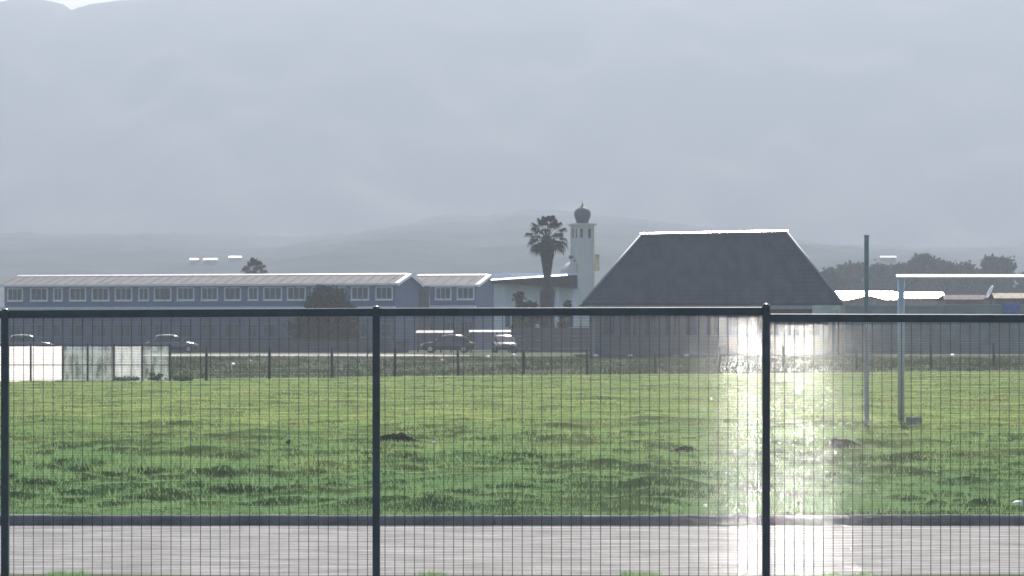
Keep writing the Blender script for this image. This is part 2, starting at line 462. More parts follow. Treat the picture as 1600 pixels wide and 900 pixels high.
for i, ta, tb, ba, bb in rails:
    xa, ya = post_xy(i); xb, yb = post_xy(i + 1)
    da, db = FD + ya, FD + yb
    xa += 0.030; xb -= 0.030
    zta, ztb = Z(ta, da), Z(tb, db)
    if i == 0: zta, ztb = Z(485, da), Z(485, db)
    h = 0.063
    b = MB(); t = 0.022
    b.add([(xa, ya - t, zta - h), (xb, yb - t, ztb - h), (xb, yb + t, ztb - h), (xa, ya + t, zta - h),
           (xa, ya - t, zta), (xb, yb - t, ztb), (xb, yb + t, ztb), (xa, ya + t, zta)],
          [(0,3,2,1),(4,5,6,7),(0,1,5,4),(1,2,6,5),(2,3,7,6),(3,0,4,7)])
    b.build('top_rail', fence_paint, fence, bevel=0.004)
    # fine horizontal wires 12.7 mm apart
    hw = MB(); zt = min(zta, ztb) - h - 0.002
    nrow = int((zt - 0.05) / 0.0127)
    nseg = 40
    for r in range(nrow):
        zz = zt - 0.004 - r * 0.0127 + random.uniform(-0.0013, 0.0013)
        loose = 0.0008 + 0.0020 * min(1.0, max(0.0, r - 28) / 30.0) if i == 3 else 0.0010      # the wires are not dead straight between the uprights
        pts = []
        for q in range(nseg + 1):
            t_ = q / nseg
            pts.append((xa + (xb - xa) * t_, ya + (yb - ya) * t_ + 0.002 + random.gauss(0, loose), zz + random.gauss(0, 0.0004)))
        base = len(hw.v); n6 = 6; rr = 0.0013
        for p in pts:
            for k6 in range(n6):
                an = 2 * math.pi * (k6 + 0.5) / n6
                hw.v.append((p[0], p[1] + rr * math.cos(an), p[2] + rr * math.sin(an)))
        for q in range(nseg):
            for k6 in range(n6):
                k7 = (k6 + 1) % n6
                hw.f.append((base + q * n6 + k6, base + (q + 1) * n6 + k6, base + (q + 1) * n6 + k7, base + q * n6 + k7))
    panel = hw.build('mesh_panel', wire_paint, fence, smooth=True); panel['kind'] = 'stuff'
    # uprights 76 mm apart, each its own wire
    L = math.hypot(xb - xa, yb - ya); n = int(round(L / 0.0765))
    wm = MB().tube((0, 0, 0.03), (0, 0, zt + 0.004), 0.0027, n=6).build('wire', wire_paint, panel, smooth=True)
    for q in range(n):
        t_ = (q + 0.5) / n
        wx, wy = xa + (xb - xa) * t_, ya + (yb - ya) * t_ - 0.0045
        o = wm if q == 0 else link('wire', wm.data, panel)
        o.location = (wx, wy, 0)

# ------------------------------------------------------------------ far row of posts with strands
conc_dark = mat('weathered_post', (0.018, 0.020, 0.020), 0.8, var=0.3, scale=5)
strand_m = mat('strand_wire', (0.06, 0.06, 0.06), 0.5, metal=0.5)
pf = empty('post_fence', (0, 157, 0))
tag(pf, 'row of thin dark posts with wire strands along the far edge of the field', 'fence')
ppx = [322, 421, 519, 617, 716, 818, 918, 1024, 1123, 1224, 1338, 1455, 1553, 1655]
prev = None
for i, px in enumerate(ppx):
    d = 150 + (px - 322) / 1231 * 15
    x = X(px, d); gz = float(field_z(x, min(d, 155.9))) if d < 156 else float(ground_z(x, d))
    hh = 1.75 - 0.35 * min(1, i / 5)
    top_ = MB().tube((x, d - 157, gz - 0.3), (x + random.uniform(-.03, .03), d - 157, gz + hh), 0.08, 0.07, n=8)
    top_.build('post', conc_dark, pf, smooth=True)
    if prev:
        for fz in (0.25, 0.6, 0.95):
            MB().tube((prev[0], prev[1] - 157 + .06, prev[2] + hh * fz), (x, d - 157 + .06, gz + hh * fz), 0.006, n=4, caps=False).build('strand', strand_m, pf)
    prev = (x, d, gz)

# ------------------------------------------------------------------ wire mesh enclosure on the left
mesh_glint = mesh_sheet_mat('white_glint_mesh', (0.93, 0.90, 0.88), see=0.22, trans=0.9)  # white colour stands for sun glint on the wire mesh
mesh_pale = mesh_sheet_mat('pale_mesh', (0.50, 0.56, 0.55), see=0.74, trans=0.7)
mesh_light = mesh_sheet_mat('light_mesh', (0.72, 0.74, 0.73), see=0.50, trans=0.7)
cg = empty('mesh_enclosure', (X(140, 150), 150, 0))
tag(cg, 'low enclosure of dark posts with wire mesh panels, some whitened by sun glint, left of the field', 'enclosure')
cx0 = X(140, 150)
cposts = [-30, 8, 48, 98, 137, 178, 222, 265]
def cz(px): return float(field_z(X(px, 150), 150.0)) - 0.05
for px in cposts:
    MB().box(X(px, 150) - cx0 - 0.045, X(px, 150) - cx0 + 0.045, -0.045, 0.045, cz(px) - 0.3, Z(537, 150)).build('post', conc_dark, cg, bevel=0.006)
for i in range(len(cposts) - 1):
    a, b_ = X(cposts[i], 150) - cx0 + 0.046, X(cposts[i + 1], 150) - cx0 - 0.046
    zt = Z(539, 150)
    MB().box(a, b_, -0.02, 0.02, zt - 0.04, zt).build('rail', conc_dark, cg)
    zm = Z(570, 150)
    MB().box(a, b_, -0.02, 0.02, zm - 0.03, zm + 0.02).build('rail', conc_dark, cg)
    m_ = mesh_glint if i < 3 else (mesh_light if i == 5 else mesh_pale)
    # thin sheet in place of the wire mesh, behind the rails, in shallow folds
    nx, nz = 14, 8; z0 = min(cz(cposts[i]), cz(cposts[i + 1])) + 0.06
    V = []; Fq = []
    for s in range(nz + 1):
        for q in range(nx + 1):
            tx = q / nx; tz = s / nz
            yy = 0.045 + 0.02 * math.sin(tx * 17 + i) * (1 - tz * 0.6) + 0.015 * math.sin(tx * 31 + 2 * i)
            V.append((a + (b_ - a) * tx, yy, z0 + (zt - 0.05 - z0) * tz - 0.03 * math.sin(tx * math.pi) * (tz > 0.99)))
    for s in range(nz):
        for q in range(nx):
            Fq.append((s * (nx + 1) + q, s * (nx + 1) + q + 1, (s + 1) * (nx + 1) + q + 1, (s + 1) * (nx + 1) + q))
    sh = MB(); sh.add(V, Fq); o = sh.build('sheet', m_, cg, smooth=True)
    o['label'] = 'wire mesh panel whitened by sun glint' if i < 3 else 'pale see-through wire mesh panel'
    md = o.modifiers.new('thickness', 'SOLIDIFY'); md.thickness = 0.004

# ------------------------------------------------------------------ school blocks
wall_blue = mat('painted_wall', (0.055, 0.095, 0.185), 0.85, var=0.10, scale=0.6)
white_trim = mat('white_trim', (0.72, 0.74, 0.76), 0.6, var=0.06, scale=1.5)
roof_sheet = mat('fibre_cement_roof', (0.065, 0.062, 0.068), 0.85, spec=0.25, color2=(0.105, 0.10, 0.106), scale=0.7, stretch=(3, 0.5, 1))
glass_dark = mat('dark_glass', (0.022, 0.034, 0.058), 0.2, spec=0.15, var=0.2)
glass_mid = mat('curtained_glass', (0.040, 0.058, 0.095), 0.4, spec=0.12, var=0.5, scale=4)
glass_pale = mat('blind_glass', (0.13, 0.165, 0.22), 0.4, spec=0.12, var=0.2, scale=4)
dull_trim = mat('dull_trim', (0.068, 0.11, 0.20), 0.7, var=0.1)
ledge_m = mat('ledge_paint', (0.50, 0.56, 0.64), 0.7, var=0.08)

def window(parent, xc, w, z0, z1, yf, pm_, bars=1, white_trim=white_trim):
    fr = MB(); t = 0.10
    x0, x1 = xc - w / 2, xc + w / 2
    fr.box(x0, x0 + t, yf - 0.06, yf + 0.05, z0, z1).box(x1 - t, x1, yf - 0.06, yf + 0.05, z0, z1)
    fr.box(x0 + t, x1 - t, yf - 0.06, yf + 0.05, z1 - t, z1).box(x0 + t, x1 - t, yf - 0.06, yf + 0.05, z0, z0 + t)
    f_ = fr.build('window', white_trim, parent)
    n = bars + 1; xa = x0 + t; ww = (w - 2 * t) / n
    for q in range(n):
        MB().box(xa + q * ww + 0.022, xa + (q + 1) * ww - 0.022, yf - 0.012, yf + 0.008, z0 + t, z1 - t).build('pane', random.choice(pm_), f_)
        if q: MB().box(xa + q * ww - 0.022, xa + q * ww + 0.022, yf - 0.04, yf + 0.03, z0 + t, z1 - t).build('mullion', white_trim, f_)
    MB().box(x0 - 0.06, x1 + 0.06, yf - 0.14, yf - 0.062, z0 - 0.07, z0 - 0.003).build('sill', white_trim, f_)
    return f_

def gable_block(name, label, cx, D0, t, L, W, eave_z, ridge_z, base_z, wins_up, wins_down, band_z, zwin, zwin2):
    """Block whose facade runs left from the corner at photo x cx and distance D0; local x along the facade, y to the back."""
    o = empty(name, (X(cx, D0), D0, base_z), -t); tag(o, label, 'building')
    e = eave_z - base_z; r = ridge_z - base_z
    # walls as separate slabs so that the openings stay simple
    w = MB(); w.box(-L, 0, 0, 0.25, 0, e - 0.02)
    w.build('front_wall', wall_blue, o)
    w = MB(); w.prism_yz([(0.252, 0), (W, 0), (W, e - 0.02), (W / 2, r - 0.06), (0.252, e + 0.0)], -0.25, 0.0); w.build('gable_wall', wall_blue, o)
    w = MB(); w.prism_yz([(0.252, 0), (W, 0), (W, e - 0.02), (W / 2, r - 0.06), (0.252, e + 0.0)], -L, -L + 0.25); w.build('gable_wall', wall_blue, o)
    MB().box(-L + 0.252, -0.252, W - 0.25, W, 0, e - 0.02).build('rear_wall', wall_blue, o)
    # roof planes with overhang
    ov = 0.45; sl = (r - e) / (W / 2); rf = 0.08
    for side in (0, 1):
        if side == 0: pts = [(-ov, e - ov * sl), (W / 2 - 0.01, r), (W / 2 - 0.01, r + rf), (-ov, e - ov * sl + rf)]
        else: pts = [(W / 2 + 0.01, r), (W + ov, e - ov * sl), (W + ov, e - ov * sl + rf), (W / 2 + 0.01, r + rf)]
        q = MB().prism_yz(pts, -L - 0.4, 0.35).build('roof', roof_sheet, o)
    # sheet laps on the front slope
    nl = int(L / 1.05)
    for q in range(nl):
        xx = -L - 0.3 + q * (L + 0.5) / nl
        MB().prism_yz([(-ov, e - ov * sl + rf + .002), (W / 2 - .05, r + rf - 0.01 + .002), (W / 2 - .05, r + rf + 0.025), (-ov, e - ov * sl + rf + 0.03)], xx, xx + 0.07).build('roof_lap', roof_sheet, o)
    MB().prism_yz([(W / 2 - .30, r + rf + 0.0), (W / 2, r + rf + 0.04), (W / 2 + .30, r + rf + 0.0), (W / 2, r + rf + 0.13)], -L - 0.42, 0.05).build('ridge_cap', mat('ridge_metal', (0.6, 0.6, 0.62), 0.4, metal=0.3), o)
    MB().box(-L - 0.38, 0.33, -ov - 0.10, -ov - 0.005, e - ov * sl - 0.08, e - ov * sl + rf + 0.03).build('gutter', white_trim, o)
    # barge boards
    for s in (-1, 1):
        ya, yb = (-ov - 0.05, W / 2 - 0.005) if s < 0 else (W + ov + 0.05, W / 2 + 0.005)
        za, zb = e - ov * sl, r
        pts = [(ya, za - 0.16), (yb, zb - 0.14), (yb, zb + 0.14), (ya, za + 0.13)]
        if s > 0: pts = pts[::-1]
        MB().prism_yz(pts, 0.353, 0.41).build('barge_board', white_trim, o)
    # white strip added along the verge to show its sunlit top
    for s in (-1, 1):
        ya, yb = (-ov - 0.02, W / 2 - 0.006) if s < 0 else (W + ov + 0.02, W / 2 + 0.006)
        pts = [(ya, e - ov * sl + rf + .032), (yb, r + rf + .027), (yb, r + rf + .075), (ya, e - ov * sl + rf + .08)]
        if s > 0: pts = pts[::-1]
        MB().prism_yz(pts, 0.06, 0.44).build('sunlit_verge_strip', mat('sunlit_verge', (0.8, 0.8, 0.8), 0.45, var=0.04), o)
    # upper floor ledge
    bz = band_z - base_z
    MB().box(-L - 0.2, 0.02, -0.75, -0.003, bz - 0.10, bz + 0.12).build('floor_ledge', ledge_m, o)
    for (a, b) in wins_up:
        xc, ww = a, b
        window(o, xc, ww, zwin[0] - base_z, zwin[1] - base_z, -0.06, [glass_dark, glass_mid, glass_mid, glass_dark], 2 if ww > 1.2 else 1)
    for (a, b) in wins_down:
        window(o, a, b, zwin2[0] - base_z, zwin2[1] - base_z, -0.06, [glass_dark, glass_dark, glass_mid], 2 if b > 1.2 else 1, dull_trim)
    n = int(L / 6.6)
    for q in range(n):
        xx = -3.3 - q * 6.62
        MB().tube((xx, -0.15, 0), (xx, -0.15, e - 0.15), 0.05, n=8).build('downpipe', wall_blue, o)
    return o

def facade_s(px, cx, D0, t):
    """Distance along the facade (negative, to the left) at which photo column px falls."""
    k = (px - 800) / F; x0 = X(cx, D0)
    # x0 - s cos t = k (D0 + s sin t)
    return -(x0 - k * D0) / (math.cos(t) + k * math.sin(t))

t1 = R(12.7); c1, D1 = 618, 275.0
wl = [(12, 36), (48, 75), (84, 98), (109, 135), (144, 171), (180, 207), (217, 233), (241, 268), (277, 304), (315, 341), (351, 377), (388, 404), (412, 441), (449, 478), (487, 513), (522, 540), (549, 577), (587, 614)]
wu = []
for a, b in wl:
    sa, sb = facade_s(a, c1, D1, t1), facade_s(b, c1, D1, t1); wu.append(((sa + sb) / 2, sb - sa))
Lb = -facade_s(7, c1, D1, t1)
gable_block('school_block', 'long blue grey two storey school block with a row of white framed windows', c1, D1, t1, Lb, 9.0,
            Z(443, D1), 8.31, 1.0, wu, [(s - 0.1, w * 0.95) for s, w in wu], Z(480.5, D1), (Z(468.5, D1), Z(447.5, D1)), (2.3, 3.6))
t2 = R(14); c2, D2 = 744, 288.0
wu2 = []
for a, b in [(681, 706), (715, 742)]:
    sa, sb = facade_s(a, c2, D2, t2), facade_s(b, c2, D2, t2); wu2.append(((sa + sb) / 2 - 0.05, sb - sa))
wd2 = [((facade_s(a, c2, D2, t2) + facade_s(b, c2, D2, t2)) / 2, 1.5) for a, b in [(660, 676), (690, 712), (718, 740)]]
gable_block('classroom_block', 'shorter gabled school block with two upper windows beside the flat canopy', c2, D2, t2, -facade_s(640, c2, D2, t2), 9.0,
            Z(445, D2), Z(431, D2 + 4), 1.0, wu2, wd2, Z(479, D2), (Z(468, D2), Z(448.5, D2)), (2.6, 3.9))

# stair link between the two: dark recess
st = empty('stair_link', (X(662, 284), 284, 1.0)); tag(st, 'dark narrow stair link between the long block and the shorter gabled block', 'building')
MB().box(-1.0, 0.55, 0, 2.4, 0, Z(450, 284) - 1.0).build('wall', mat('recess_paint', (0.07, 0.075, 0.085), 0.9), st)
MB().box(-1.1, 0.65, -0.2, 2.5, Z(450, 284) - 0.998, Z(448, 284) - 1.0 + 0.05).build('roof', roof_sheet, st)
MB().box(-0.55, 0.15, -0.03, -0.002, Z(463, 284) - 1, Z(456, 284) - 1).build('window', glass_mid, st)

# hall with the upswept flat canopy
pale_wall = mat('pale_plaster', (0.70, 0.74, 0.80), 0.85, var=0.06, scale=0.5)
fascia_m = mat('dark_fascia', (0.022, 0.021, 0.025), 0.8, var=0.15, spec=0.2)
hc = empty('canopy_hall', (X(836, 262), 262, 1.0)); tag(hc, 'pale walled hall under an upswept dark canopy with a white top edge', 'building')
ox = X(836, 262)
xl, xr = X(768, 262) - ox, X(902, 262) - ox
ztl, ztr, zbl, zbr = Z(438, 262) - 1, Z(429.5, 262) - 1, Z(441.5, 262) - 1, Z(450, 262) - 1
MB().prism_xz([(xl, zbl), (xr, zbr), (xr, ztr), (xl, ztl)], 0, 7.0).build('canopy', fascia_m, hc)
fl = MB(); xq, zq = xr - 0.9, ztr - 0.05
fl.add([(xl - .05, -.15, ztl + .003), (xq, -.15, zq + .003), (xq, 7.1, zq + .003), (xl - .05, 7.1, ztl + .003), (xl - .05, .2, ztl + .12), (xq, .2, zq + .12), (xq, 7.1, zq + .12), (xl - .05, 7.1, ztl + .12)],
       [(0, 3, 2, 1), (0, 1, 5, 4), (4, 5, 6, 7), (1, 2, 6, 5), (2, 3, 7, 6), (3, 0, 4, 7)])
fl.build('roof_flashing', mat('bright_flashing', (0.80, 0.80, 0.82), 0.35, metal=0.3), hc)
MB().box(xl + 0.2, X(905, 262) - ox, 2.2, 12, 0, zbl + 0.9).build('wall', pale_wall, hc)
for px in (787, 872, 898):
    MB().box(X(px, 262) - ox - .12, X(px, 262) - ox + .12, 1.0, 1.24, 0, zbl - 0.25).build('column', pale_wall, hc)
for q, px in enumerate((792, 806, 820, 880, 892)):
    xx = X(px, 262) - ox
    MB().box(xx - .3, xx + .3, 2.12, 2.19, 2.2, 3.4).build('window', glass_mid, hc)

# minaret
cream = mat('cream_plaster', (0.50, 0.46, 0.36), 0.85, var=0.06, scale=0.8)
white_pl = mat('white_plaster', (0.43, 0.44, 0.44), 0.85, var=0.05, scale=0.8)
dome_m = mat('dark_dome', (0.06, 0.062, 0.07), 0.5, var=0.1)
MDn = 225.0
mn = empty('minaret', (X(910, 285), 285, 1.02), R(22)); mn.scale = (285 / 225.0,) * 3; tag(mn, 'slender white minaret tower with a dark onion dome', 'tower')
hwid = 0.66; zt = (Z(351, 285) - 1.02) / (285 / 225.0)
zb = zt - 1.15
sh = MB().box(-hwid, hwid, -hwid, hwid, 0, zb - 0.0); sh.build('shaft', white_pl, mn)
for sx in (-1, 1):
    for sy in (-1, 1):
        MB().box(sx * hwid - .055, sx * hwid + .055, sy * hwid - .055, sy * hwid + .055, 0, zt - .2).build('corner_pilaster', cream, mn, bevel=0.02)
MB().box(-hwid + .005, hwid - .005, -hwid + .005, hwid - .005, zb + .001, zt - .2).build('belfry', white_pl, mn)
for off in (-.36, .32):      # slots of the belfry, framed
    MB().box(off - .10, off + .10, -hwid - .012, -hwid + .004, zb + .1, zt - .34).build('slot_window', fascia_m, mn)
    MB().box(-hwid - .012, -hwid + .004, off - .10, off + .10, zb + .1, zt - .34).build('slot_window', fascia_m, mn)
MB().box(-hwid - .06, hwid + .06, -hwid - .06, hwid + .06, zt - .199, zt - .06).build('frieze', cream, mn)
MB().box(-hwid - .2, hwid + .2, -hwid - .2, hwid + .2, zt - .058, zt + .08).build('cornice', white_pl, mn, bevel=0.02)
MB().box(-hwid - .03, hwid + .03, -hwid - .03, hwid + .03, zb - 1.1, zb - .98).build('string_course', cream, mn)
MB().box(-hwid - .04, -hwid - .001, -.12, .12, zb - 2.9, zb - 1.6).build('slot_window', glass_dark, mn)
dm = MB(); dm.lathe([(0.48, 0), (0.50, 0.2), (0.58, .42), (0.655, .66), (0.66, .82), (0.60, 1.0), (.47, 1.14), (.30, 1.26), (.15, 1.36), (.07, 1.45), (.02, 1.5)], 20, (0, 0, zt + .082))
d_ = dm.build('dome', dome_m, mn, smooth=True)
MB().lathe([(.02, 0), (.07, .06), (.02, .13), (.015, .3), (.004, .36)], 10, (0, 0, zt + 1.56)).build('finial', dome_m, d_, smooth=True)
# stepped buttress on the left and its lower wing
bt = MB(); pts = [(-1.75, 0), (-0.70, 0), (-0.70, zt - 2.9)] + [(-0.70 - 1.0 * math.sin(a) * 1.0, zt - 2.9 - 1.2 * (1 - math.cos(a))) for a in np.linspace(0.2, math.pi / 2, 6)]
bt.prism_xz(pts, -.5, .5); bt.build('buttress', white_pl, mn)
MB().box(-2.1, -1.752, -.7, .7, 0, zt - 4.3).build('wing', white_pl, mn)
# framed panel on a bracket to the right, loudspeaker to the left
br = MB().box(hwid + .1, hwid + .28, -.12, .02, zt - 3.55, zt - 3.47).build('bracket', cream, mn)
pl = MB().box(hwid + .28, hwid + .36, -.3, .3, zt - 3.6, zt - 2.3).box(hwid + .60, hwid + .68, -.3, .3, zt - 3.6, zt - 2.3).box(hwid + .361, hwid + .599, -.3, .3, zt - 3.6, zt - 3.5).box(hwid + .361, hwid + .599, -.3, .3, zt - 2.4, zt - 2.3)
pl.build('balcony_frame', cream, mn)
MB().tube((-hwid - .1, 0, zt - 2.55), (-hwid - .45, -.1, zt - 2.55), .05, .16, 10).build('loudspeaker', dome_m, mn, smooth=True)

# mosque hall with the big hipped roof
slate = mat('dark_slate', (0.022, 0.029, 0.040), 0.75, color2=(0.052, 0.058, 0.068), scale=0.9, bump=0.5, bscale=8, spec=0.3, stretch=(1.6, 1, .35))
HD = 200.0
mh = empty('hipped_hall', (X(1114, HD), HD, 1.0)); tag(mh, 'low hall under a huge dark hipped roof with a shining ridge', 'building')
ox = X(1114, HD)
ez = Z(474, HD) - 1.0; rz_ = Z(365, HD + 4.2) - 1.0
x0, x1 = X(910, HD) - ox, X(1317, HD) - ox
dep = 9.4
ra, rb = X(1003, HD + 4.7) - ox, X(1228, HD + 4.7) - ox
rzl, rzr = rz_ - 0.04, rz_ + 0.16
roofm = MB(); roofm.add([(x0, 0, ez), (x1, 0, ez), (x1, dep, ez), (x0, dep, ez), (ra, dep / 2, rzl), (rb, dep / 2, rzr), (x0 + .02, .02, ez - .12), (x1 - .02, .02, ez - .12), (x1 - .02, dep - .02, ez - .12), (x0 + .02, dep - .02, ez - .12)],
    [(0, 1, 5, 4), (1, 2, 5), (2, 3, 4, 5), (3, 0, 4), (6, 7, 1, 0), (7, 8, 2, 1), (8, 9, 3, 2), (9, 6, 0, 3), (6, 9, 8, 7)])
rf = roofm.build('roof', slate, mh)
# slate courses: thin proud strips along the front slope
A0, A1, B0, B1 = Vector((x0, 0, ez)), Vector((x1, 0, ez)), Vector((ra, dep / 2, rzl)), Vector((rb, dep / 2, rzr))
nrm = (A1 - A0).cross(B0 - A0).normalized()
for q in range(18):
    f0, f1 = q / 18 + 0.004, (q + 1) / 18 - 0.004
    p = [A0.lerp(B0, f0), A1.lerp(B1, f0), A1.lerp(B1, f1), A0.lerp(B0, f1)]
    b = MB(); b.add([p[0] + nrm * .022, p[1] + nrm * .022, p[2] + nrm * .012, p[3] + nrm * .012, p[0] + nrm * .004, p[1] + nrm * .004, p[2] + nrm * .004, p[3] + nrm * .004], [(0, 1, 2, 3), (4, 5, 1, 0), (7, 6, 5, 4), (4, 0, 3, 7), (1, 5, 6, 2), (3, 2, 6, 7)])
    b.build('slate_course', slate, rf)
rmet = mat('ridge_tin', (0.70, 0.70, 0.72), 0.3, metal=0.6, var=0.05)
rc = MB(); yc = dep / 2
rc.add([(ra - .12, yc - .2, rzl + .04), (rb + .12, yc - .2, rzr + .04), (rb + .12, yc, rzr + .113), (ra - .12, yc, rzl + .113), (rb + .12, yc + .2, rzr + .04), (ra - .12, yc + .2, rzl + .04),
        (ra - .12, yc, rzl - .25), (rb + .12, yc, rzr - .25)],
       [(0, 1, 2, 3), (3, 2, 4, 5), (1, 7, 4, 2), (0, 3, 5, 6), (0, 6, 7, 1), (5, 4, 7, 6)])
rc.build('ridge_cap', rmet, rf)
hipm = mat('hip_tile', (0.24, 0.24, 0.26), 0.6)
for a, b in (((x0, 0, ez), (ra, dep / 2, rzl)), ((x1, 0, ez), (rb, dep / 2, rzr))):
    MB().tube(Vector(a) + Vector((0, 0, .03)), Vector(b) + Vector((0, 0, .03)), .09, n=8).build('hip_cap', hipm, rf, smooth=True)
mwall = mat('mosque_wall', (0.12, 0.14, 0.165), 0.85, var=0.15, scale=0.5)
MB().box(x0 + .9, x1 - .9, .9, 1.15, 0, ez - .125).build('front_wall', mwall, mh)
MB().box(x0 + .9, x0 + 1.15, 1.152, dep - .9, 0, ez - .125).build('side_wall', mwall, mh)
MB().box(x1 - 1.15, x1 - .9, 1.152, dep - .9, 0, ez - .125).build('side_wall', mwall, mh)
MB().box(x0 + .15, x1 - .15, .10, .16, ez - .40, ez - .123).build('eave_board', mat('eave_paint', (0.33, 0.36, 0.38), 0.7), mh)
for q in range(11):
    xx = x0 + 1.9 + q * (x1 - x0 - 3.8) / 10
    window(mh, xx, 1.0, 1.3, 2.9, .83, [glass_dark, glass_mid], 1, dull_trim)
for q in range(7):
    xx = x0 + .6 + q * (x1 - x0 - 1.2) / 6
    MB().box(xx - .11, xx + .11, .25, .47, 0, ez - .405).build('veranda_post', mwall, mh)
sb = MB().box(X(1268, HD) - ox, X(1312, HD) - ox, -.55, -.45, Z(492, HD) - 1, Z(477, HD) - 1).build('notice_board', mat('board_pale', (0.5, 0.52, 0.5), 0.7), mh)
for sx in (1271, 1309):
    MB().box(X(sx, HD) - ox - .05, X(sx, HD) - ox + .05, -.44, -.36, 0, Z(477, HD) - 1).build('board_leg', conc_dark, mh)

# low boundary wall in front of the school, and the long pale wall on the right
bw_m = mat('boundary_block', (0.10, 0.11, 0.125), 0.9, var=0.2, scale=1.0)
cop_m = mat('coping', (0.055, 0.06, 0.07), 0.8)
def panel_wall(name, label, pxa, pxb, d, ytop, mwall_, step, cop):
    xa, xb = X(pxa, d), X(pxb, d); o = empty(name, ((xa + xb) / 2, d, 1.0)); tag(o, label, 'wall'); c = (xa + xb) / 2
    n = max(1, int(round((xb - xa) / step))); h = Z(ytop, d) - 1.0
    for i in range(n):
        a, b = xa - c + i * (xb - xa) / n, xa - c + (i + 1) * (xb - xa) / n
        rows = max(2, int(h / 0.32))
        for q in range(rows):
            MB().box(a + .07, b - .07, -.03, .03, q * h / rows + 0.0, (q + 1) * h / rows - .012).build('slab', mwall_, o)
        MB().box(a - .065, a + .065, -.08, .08, -.2, h + .05).build('post', mwall_, o)
    MB().box(xa - c, xb - c, -.075, .075, h + .052, h + .11).build('coping', cop, o)
    return o
panel_wall('boundary_wall', 'low dark slab wall in front of the long school block', 268, 640, 232, 532, bw_m, 2.4, cop_m)
pgw = mat('pale_green_wall', (0.20, 0.235, 0.235), 0.9, var=0.2, scale=0.8)
panel_wall('garden_wall', 'long pale grey green slab wall right of the hipped hall', 1322, 1700, 214, 478, pgw, 2.2, mat('pale_coping', (0.3, 0.33, 0.34), 0.8))
panel_wall('garden_wall', 'grey slab wall running between the canopy hall and the hipped hall', 800, 935, 236, 512, bw_m, 2.2, cop_m)

# ------------------------------------------------------------------ low sheds on the right
tin = mat('bare_tin_roof', (0.80, 0.80, 0.82), 0.22, metal=0.9, var=0.04, scale=2)
tan_wall = mat('tan_plaster', (0.40, 0.33, 0.27), 0.9, var=0.1)
brick_wall = mat('brown_brick_wall', (0.20, 0.15, 0.14), 0.9, var=0.2, scale=1.5)
def shed(label, pxa, pxb, d, ytop, ybot, wall_m, roof_m, base=1.03, pitch=20.0, depth=5.0, door=None, ribs=True):
    xa, xb = X(pxa, d), X(pxb, d); c = (xa + xb) / 2
    o = empty('shed', (c, d, base)); tag(o, label, 'shed')
    ze, zr = Z(ybot, d) - base, Z(ytop, d + 1) - base
    run = (zr - ze) / math.tan(R(pitch))
    MB().box(xa - c, xb - c, 0, depth, 0, ze - .05).build('wall', wall_m, o)
    MB().prism_yz([(-.25, ze - .04), (run, zr - .04), (run, zr), (-.25, ze)], xa - c - .2, xb - c + .2).build('roof', roof_m, o)
    MB().prism_yz([(run + .004, zr - .05), (depth + .2, ze - .04), (depth + .2, ze), (run + .004, zr)], xa - c - .2, xb - c + .2).build('rear_roof', roof_m, o)
    if ribs:
        n = int((xb - xa) / .75)
        for q in range(n):
            xx = xa - c + (q + .5) * (xb - xa) / n
            MB().prism_yz([(-.25, ze + .002), (run, zr + .002), (run, zr + .03), (-.25, ze + .03)], xx - .03, xx + .03).build('roof_rib', roof_m, o)
    for px in door or []:
        xx = X(px, d) - c
        MB().box(xx - .45, xx + .45, -.04, -.003, 0.0, min(2.1, ze - .3)).build('door', mat('shed_door', (0.06, 0.07, 0.08), 0.6), o)
    return o
shed('long low tan shed whose tin roof glares white beside the hipped roof', 1296, 1398, 262, 455, 468, tan_wall, tin, door=[1355])
shed('low tan shed with a glaring tin roof behind the left goal post', 1405, 1474, 262, 456.5, 466, tan_wall, tin, door=[1440])
shed('brown brick shed with a dull roof below the goal crossbar', 1478, 1538, 250, 461, 468, brick_wall, mat('dull_red_roof', (0.16, 0.12, 0.12), 0.85), door=[1505], pitch=30)
shed('brown shed with a sandy tiled roof at the right edge', 1556, 1640, 240, 458, 466, brick_wall, mat('sandy_tiles', (0.45, 0.36, 0.26), 0.8), pitch=30)
# tan gabled tent-like store in front of the first shed
gt = empty('gabled_store', (X(1358, 240), 240, 1.03)); tag(gt, 'tan low gabled store in front of the glaring tin roof', 'store')
oxg = X(1358, 240)
gx = [X(p, 240) - oxg for p in (1308, 1358, 1408)]; gz = [Z(y_, 240) - 1.03 for y_ in (474, 463, 475)]
MB().prism_xz([(gx[0], 0), (gx[2], 0), (gx[2], gz[2]), (gx[1], gz[1]), (gx[0], gz[0])], 0, 4).build('wall', tan_wall, gt)
for a, b in ((0, 1), (1, 2)):
    MB().prism_xz([(gx[a], gz[a] + .003), (gx[b], gz[b] + .003), (gx[b], gz[b] + .06), (gx[a], gz[a] + .06)], -.2, 4.2).build('roof', mat('pink_grey_roof', (0.30, 0.25, 0.25), 0.8), gt)
MB().box(X(1357, 240) - oxg, X(1364, 240) - oxg, -.05, -.003, 0, Z(478, 240) - 1.03).build('door', glass_dark, gt)

